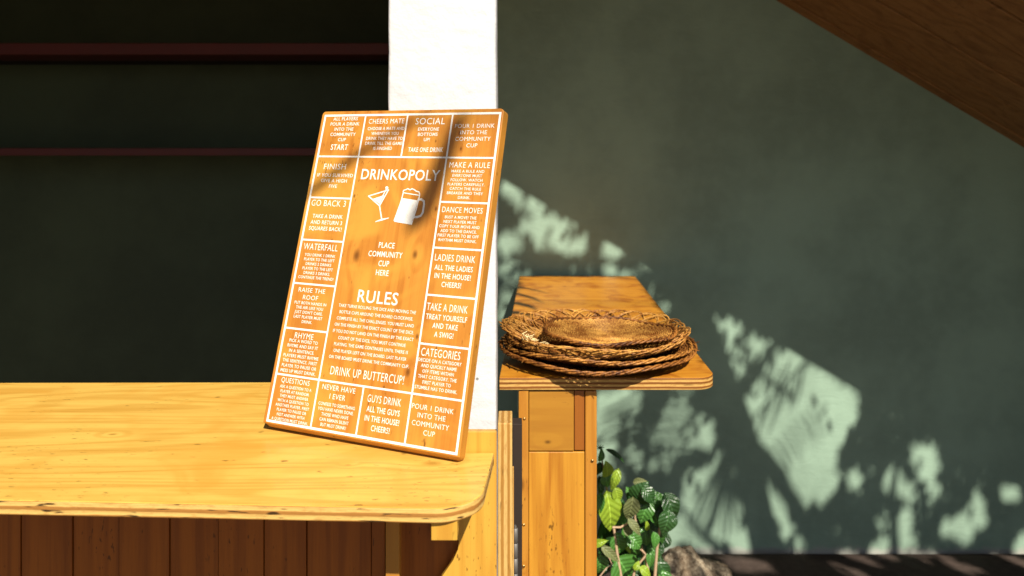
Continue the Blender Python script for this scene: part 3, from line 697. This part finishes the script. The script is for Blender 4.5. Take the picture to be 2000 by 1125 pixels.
# ------------------------------------------------------------------ tree outside the frame that dapples the wall
LIT = [  # cx, cy, rx, ry, angle, density of leaves left inside
 (992, 368, 11, 16, 0, .1), (1010, 386, 8, 16, 0, .35), (1042, 404, 12, 18, 0, .0), (1065, 404, 10, 10, 0, .4), (1067, 434, 22, 14, -20, 0), (1093, 462, 15, 24, 10, .08),
 (1113, 435, 12, 12, 0, .35), (1036, 452, 10, 15, 0, .3), (1058, 475, 11, 17, 0, .1), (1108, 484, 9, 18, 0, .4), (1132, 476, 9, 17, 0, .3), (995, 474, 20, 21, 0, 0), (1020, 441, 8, 12, 0, .4),
 (1195, 489, 16, 20, -30, 0), (1223, 501, 9, 9, 0, .4), (1259, 524, 12, 12, 0, .4), (1193, 530, 16, 9, 20, .3), (1222, 536, 10, 6, 0, .4), (1000, 533, 12, 24, 15, .25), (981, 520, 8, 18, 0, .3), (1025, 534, 10, 7, 0, .2),
 (985, 600, 10, 26, 0, .3), (1296, 601, 9, 12, 0, .35), (1272, 565, 8, 8, 0, .5), (1352, 585, 5, 9, 30, .5),
 (1399, 641, 13, 26, 20, .05), (1419, 650, 8, 24, 15, .1), (1434, 645, 5, 20, 20, .2), (1447, 668, 5, 20, 20, .3), (1462, 676, 5, 18, 15, .3), (1380, 632, 4, 16, 25, .5),
 (1410, 692, 34, 17, -38, 0), (1440, 712, 24, 14, -30, .1), (1483, 668, 12, 10, 10, .35), (1476, 690, 10, 12, 0, .35), (1530, 715, 20, 26, 30, 0), (1552, 705, 22, 22, 0, 0), (1500, 735, 14, 26, 20, .25),
 (1430, 731, 18, 11, -30, 0), (1190, 788, 27, 24, 20, 0), (1225, 768, 26, 9, 10, .05), (1188, 832, 24, 19, 20, 0), (1184, 868, 22, 16, 20, .05), (1180, 905, 16, 16, 0, .1), (1234, 792, 14, 13, 0, .35), (1228, 830, 10, 10, 0, .6),
 (1320, 801, 24, 11, -8, 0), (1308, 828, 22, 10, -5, .02), (1362, 823, 22, 9, -20, .15), (1330, 772, 20, 7, 0, .25), (1274, 858, 10, 9, 0, .2), (1345, 866, 46, 10, -7, .05), (1382, 852, 12, 26, 0, .15), (1306, 886, 19, 9, 15, .05),
 (1238, 889, 12, 22, -35, .02), (1290, 913, 28, 6, 12, .45), (1211, 927, 8, 13, 0, .3), (1360, 952, 16, 30, -20, .35), (1407, 898, 7, 16, 10, .25), (1416, 930, 14, 30, 10, .5), (1362, 1015, 26, 26, 0, .45), (1330, 1045, 24, 30, 0, .5),
 (1424, 1005, 26, 40, 0, .3), (1400, 1068, 60, 14, 8, .05), (1420, 1050, 12, 30, 0, .1), (1467, 1062, 12, 28, 20, .1), (1303, 1065, 20, 20, 0, .45),
 (1454, 812, 14, 30, 12, 0), (1462, 790, 12, 16, 0, .1), (1492, 846, 20, 42, 20, .1), (1474, 870, 12, 26, 20, .15), (1519, 792, 18, 38, -20, .1), (1490, 765, 12, 24, -20, .3), (1544, 828, 16, 56, -8, .15), (1488, 892, 14, 20, 20, .1), (1508, 940, 13, 34, 8, 0),
 (1533, 936, 20, 56, -20, .02), (1525, 972, 24, 18, 20, 0), (1553, 880, 18, 70, 0, .05), (1519, 996, 13, 15, -30, .1), (1536, 1040, 5, 12, 0, .2), (1530, 1010, 6, 14, -20, .4), (1549, 1035, 5, 14, 0, .5), (1508, 738, 22, 24, -25, .3), (1548, 755, 20, 24, 0, .1)]
rt_ = random.Random(21)
for i in range(60):      # the same dapple carries on past the edge of the photograph
    x = rt_.uniform(1572, 2080); y = 345+(x-980)*.592+30+rt_.random()**1.2*520
    LIT.append((x, y, rt_.uniform(8, 24), rt_.uniform(14, 46), rt_.uniform(-30, 30), rt_.choice((0, .1, .3))))
POLY = [([(1526, 690), (1562, 694), (1600, 715), (1640, 740), (1655, 850), (1610, 950), (1562, 966), (1548, 985), (1512, 974), (1494, 935), (1487, 914), (1462, 864), (1442, 821), (1439, 785), (1474, 780), (1494, 752), (1510, 722)], .04),
        ([(1379, 662), (1404, 670), (1455, 710), (1442, 743), (1399, 735), (1384, 699)], .04),
        ([(1404, 885), (1422, 921), (1440, 978), (1458, 1035), (1390, 1045), (1370, 1060), (1297, 1071), (1319, 1007), (1333, 950), (1362, 914)], .22),
        ([(1385, 1040), (1462, 1030), (1478, 1083), (1366, 1081)], .03),
        ([(1167, 762), (1216, 762), (1205, 800), (1212, 835), (1196, 862), (1198, 905), (1167, 918)], .06),
        ([(1255, 848), (1290, 838), (1380, 842), (1392, 815), (1400, 860), (1385, 882), (1300, 872)], .06)]
BAND = [((1490, 748), (1470, 800), 8), ((1512, 722), (1500, 800), 6), ((1540, 720), (1512, 830), 5), ((1462, 850), (1530, 800), 4), ((1500, 890), (1560, 850), 5), ((1560, 760), (1525, 850), 4), ((1540, 900), (1500, 860), 5),
        ((1162, 812), (1210, 800), 5), ((1162, 850), (1210, 838), 5), ((1162, 884), (1200, 872), 4), ((1388, 640), (1440, 700), 6), ((1405, 640), (1455, 690), 5), ((1395, 690), (1450, 712), 3),
        ((1600, 720), (1570, 830), 5), ((1640, 780), (1580, 880), 6), ((1345, 960), (1372, 1060), 5), ((1395, 930), (1400, 1040), 5), ((1420, 950), (1440, 1050), 4)]
def inpoly(x, y, p):
    k = False; j = len(p)-1
    for i in range(len(p)):
        if (p[i][1] > y) != (p[j][1] > y) and x < (p[j][0]-p[i][0])*(y-p[i][1])/(p[j][1]-p[i][1])+p[i][0]: k = not k
        j = i
    return k
def dens(x, y):
    for (a, b_, h_) in BAND:
        dx, dy = b_[0]-a[0], b_[1]-a[1]; u = max(0, min(1, ((x-a[0])*dx+(y-a[1])*dy)/(dx*dx+dy*dy)))
        if math.hypot(x-a[0]-u*dx, y-a[1]-u*dy) < h_: return .0
    d = 1.
    for p, k in POLY:
        if inpoly(x, y, p): d = min(d, k*.15)
    for (cx, cy, rx, ry, a, k) in LIT:
        dx, dy = x-cx, y-cy
        if abs(dx) > 75 or abs(dy) > 75: continue
        c_, s_ = math.cos(R(a)), math.sin(R(a)); u = (dx*c_+dy*s_)/(rx+6); v_ = (-dx*s_+dy*c_)/(ry+6)
        if u*u+v_*v_ < 1: d = min(d, k*.45)
    return d
def inclear(x, y):       # rays that reach the tabletop
    if y < 566: return False
    xl_ = 1012-(y-580)*.41; xr_ = 1226-(y-580)*.41
    return xl_-12 < x < xr_
V = []; Fc = []
tc = Vector((1.2, .9, 0))
sx_ = SUN.orthogonal().normalized(); sy_ = SUN.cross(sx_)
rl2 = random.Random(5)
for gy in np.arange(330, 1420, 7):
    for gx in np.arange(925, 2100, 7.5):
        x = gx+rl2.uniform(-4, 4); y = gy+rl2.uniform(-4, 4)
        if y < 345+(x-980)*.592-25: continue
        if inclear(x, y): continue
        if y > 1125 and x < 1330 and rl2.random() < (.75 if y > 1150 else .45): continue
        if y > 1090 and x < 1125 and rl2.random() < .85: continue
        if y > 1095 and 1380 < x < 1460 and y < 1160: continue
        if rl2.random() > dens(x, y): continue
        wp = P(x, y, WY); tt = 1.75+.35*rl2.random() if rl2.random() < .45 else 2.3+.6*rl2.random()
        if y > 1090 or x > 1600: tt = max(tt, 2.25-wp.z)
        c = wp+S1*tt
        while c.y > 0 and abs(c.x) < .72*c.y and c.z < HC+.225*c.y+.04 and tt < 3: tt += .1; c = wp+S1*tt
        a = rl2.gauss(1.2, .7)
        A = (sx_*math.cos(a)+sy_*math.sin(a)+SUN*rl2.uniform(-.5, .5)).normalized(); B_ = (SUN+Vector((rl2.uniform(-.4, .4), rl2.uniform(-.4, .4), rl2.uniform(-.4, .4)))).cross(A).normalized()
        N_ = A.cross(B_); L_ = rl2.uniform(.019, .028); W_ = rl2.uniform(.0085, .012); k = len(V)
        for (p_, q_, n_) in ((-1, 0, 0), (-.4, .9, .15), (.4, .8, .15), (1, 0, -.1), (.4, -.8, .15), (-.4, -.9, .15), (0, 0, -.1)):
            V.append(c+A*L_*p_+B_*W_*q_+N_*W_*n_)
        Fc += [(k+6, k+i, k+(i+1) % 6) for i in range(6)]
tr = thing('tree', (2.5, .2, 0), 'leafy tree outside the frame whose shadow dapples the green wall', 'tree')
tag(link('crown', pyd(V, Fc), M['canopy'], tr), kind='stuff')
tk = Tubes()
def limb(pts, r0, r1): tk.add([tuple(p) for p in pts], np.linspace(r0, r1, len(pts)), 8)
wq = lambda x, y, t_: P(x, y, WY)+S1*t_
def along(a, b_, n=8, s_=.04):
    return [Vector(a).lerp(Vector(b_), i/(n-1))+Vector((rl2.uniform(-s_, s_), rl2.uniform(-s_, s_), 0))*(0 < i < n-1) for i in range(n)]
fork = Vector((2.55, .15, 2.2))
limb(along((2.5, .2, -.05), fork, 8, .02), .10, .07)
for tgt, r1 in ((wq(1350, 640, 2.2), .008), (wq(1750, 900, 2.3), .01), (wq(1300, 960, 2.1), .006), (wq(1300, 545, 2.2), .012)):
    limb(along(fork, tgt, 9, .03), .045, r1)
limb([wq(1300, 545, 2.2), wq(1230, 515, 2.2), wq(1150, 505, 2.2), wq(1060, 505, 2.2), wq(985, 440, 2.2)], .012, .004)
limb(along(wq(1345, 560, 2.0), wq(1450, 850, 2.0), 5, .0)+along(wq(1452, 860, 2.0), wq(1500, 1100, 2.0), 4, 0), .045, .055)
link('trunk', tk.mesh(), M['bark'], tr, smooth=True)

# hanging strap leaves out of frame that cross the sign with soft shade
def on_board(px, py): a, b_ = bd(px, py); return SO+wv*a+uv*b_
def strap(path, tdist, name, parent, where=on_board):
    V = []; Fc = []; c = [where(a, b_)+S1*tdist for a, b_, _ in path]
    for i, (a, b_, wp) in enumerate(path):
        d = (c[min(i+1, len(c)-1)]-c[max(i-1, 0)]).normalized(); n_ = SUN.cross(d).normalized(); h_ = wp*.00086/2
        V += [c[i]-n_*h_, c[i]+SUN*h_*.25, c[i]+n_*h_]
    for i in range(len(c)-1):
        for k in range(2): Fc.append((3*i+k, 3*i+k+1, 3*i+k+4, 3*i+k+3))
    return link(name, pyd(V, Fc), M['canopy'], parent, smooth=True)
pf = thing('palm_frond', tuple(on_board(900, 200)+S1*1.25), 'palm frond outside the frame shading the top of the sign', 'plant', 'palm fronds hanging outside the frame')
strap([(901, 222, 6), (898, 232, 30), (885, 265, 34), (868, 310, 38), (852, 350, 38), (838, 385, 40), (822, 415, 48), (806, 440, 30), (795, 456, 4)], 1.7, 'leaflet', pf)
strap([(850, 222, 5), (835, 228, 12), (790, 245, 16), (730, 283, 17), (690, 308, 18), (650, 342, 20), (610, 372, 20), (575, 400, 5)], 1.75, 'leaflet', pf)
on_wall = lambda px, py: P(px, py, WY)
def frond(rachis, leaflets, tdist, label, wleaf=7):
    base = on_wall(*rachis[0][:2])+S1*tdist
    f_ = thing('palm_frond', tuple(base), label, 'plant', 'palm fronds hanging outside the frame')
    strap([(a, b_, w_*2.3) for a, b_, w_ in rachis], tdist, 'rachis', f_, on_wall)
    for (x0, y0, x1, y1, wd) in leaflets:
        p = [(x0+(x1-x0)*u+4*math.sin(3.14*u), y0+(y1-y0)*u, wd*2.3*(.35+.65*math.sin(3.14*(.15+.8*u)))*(1 if u < 1 else .05)) for u in (0, .2, .4, .6, .8, 1)]
        strap(p, tdist, 'leaflet', f_, on_wall)
rf = random.Random(17)
L1 = []
for i in range(17):
    u = i/16; x = 1372+u*150; y = 672+u*80
    L1.append((x, y, x+14+rf.uniform(-4, 8), y-48+rf.uniform(-10, 12), 5.5)); L1.append((x, y, x-6+rf.uniform(-6, 6), y+30+rf.uniform(-6, 12), 4.5) if u > .55 else (x, y, x+10, y-30, 3))
frond([(1360, 666, 5), (1420, 690, 6), (1480, 726, 7), (1540, 770, 8)], L1, 2.0, 'palm frond with short fine leaflets hanging highest outside the frame')
L2 = []
for i in range(9):
    x = 1335+i*14+rf.uniform(-3, 3); L2.append((1425-abs(4-i)*2, 872+rf.uniform(-6, 10), x, 1062+rf.uniform(-30, 25), rf.uniform(6, 9)))
frond([(1440, 700, 6), (1432, 800, 7), (1425, 880, 8)], L2, 2.6, 'palm frond with long drooping leaflets hanging lowest outside the frame')
L3 = []
for i in range(11):
    u = i/10; x = 1580-u*115; y = 700+u*120
    L3.append((x, y, x-24+rf.uniform(-8, 8), y+70+rf.uniform(-16, 24), rf.uniform(3, 6)))
    L3.append((x, y+90, x+34+rf.uniform(-8, 8), y+150+rf.uniform(-16, 24), rf.uniform(3, 5.5)))
frond([(1640, 640, 8), (1580, 700, 7), (1520, 762, 6), (1465, 822, 4)], L3, 2.3, 'palm frond spreading both ways at the right outside the frame')
L4 = []
for i in range(8):
    y = 792+i*17; L4.append((1245+i*4, y-22, 1168, y+14+rf.uniform(-4, 4), 7)); L4.append((1262+i*3, y-10, 1372+rf.uniform(-10, 14), y-20+i*4, 7))
frond([(1285, 735, 7), (1262, 790, 8), (1252, 850, 8), (1262, 925, 6)], L4, 2.1, 'palm frond with level finger leaflets hanging left outside the frame')
on_table = lambda px, py: P(px, py, (HC-ZT)*F/(py-309))
for pth in ([(985, 556, 8), (1015, 560, 16), (1050, 568, 14), (1075, 574, 3)], [(985, 570, 14), (1012, 574, 26), (1040, 582, 22), (1062, 592, 3)], [(985, 592, 20), (1010, 592, 40), (1034, 598, 30), (1050, 606, 3)],
            [(985, 612, 20), (1008, 610, 40), (1030, 614, 26), (1040, 620, 3)], [(985, 630, 20), (1010, 628, 30), (1024, 632, 4)], [(1120, 535, 4), (1180, 540, 9), (1240, 545, 9), (1262, 550, 3)]):
    strap(pth, 1.3, 'leaflet', pf, on_table)
tk = Tubes()
for a_, t0 in ((on_board(901, 222), 1.7), (on_board(850, 222), 1.75), (on_table(985, 592), 1.3)):
    p0 = a_+S1*t0; p1 = a_+S1*(t0+5); tk.add([tuple(p0), tuple(p0.lerp(p1, .5)), tuple(p1)], [.003, .005, .007], 6)
    tk.add([tuple(p1), tuple(p1+Vector((1, -.5, .5))), (5, -6, 5)], [.007, .012, .03], 6)
tk.add([(5, -6, 5), (5.2, -6.1, 2.5), (5.1, -6, 0)], [.06, .08, .10], 8)
link('stalk', tk.mesh(), M['bark'], pf, smooth=True)
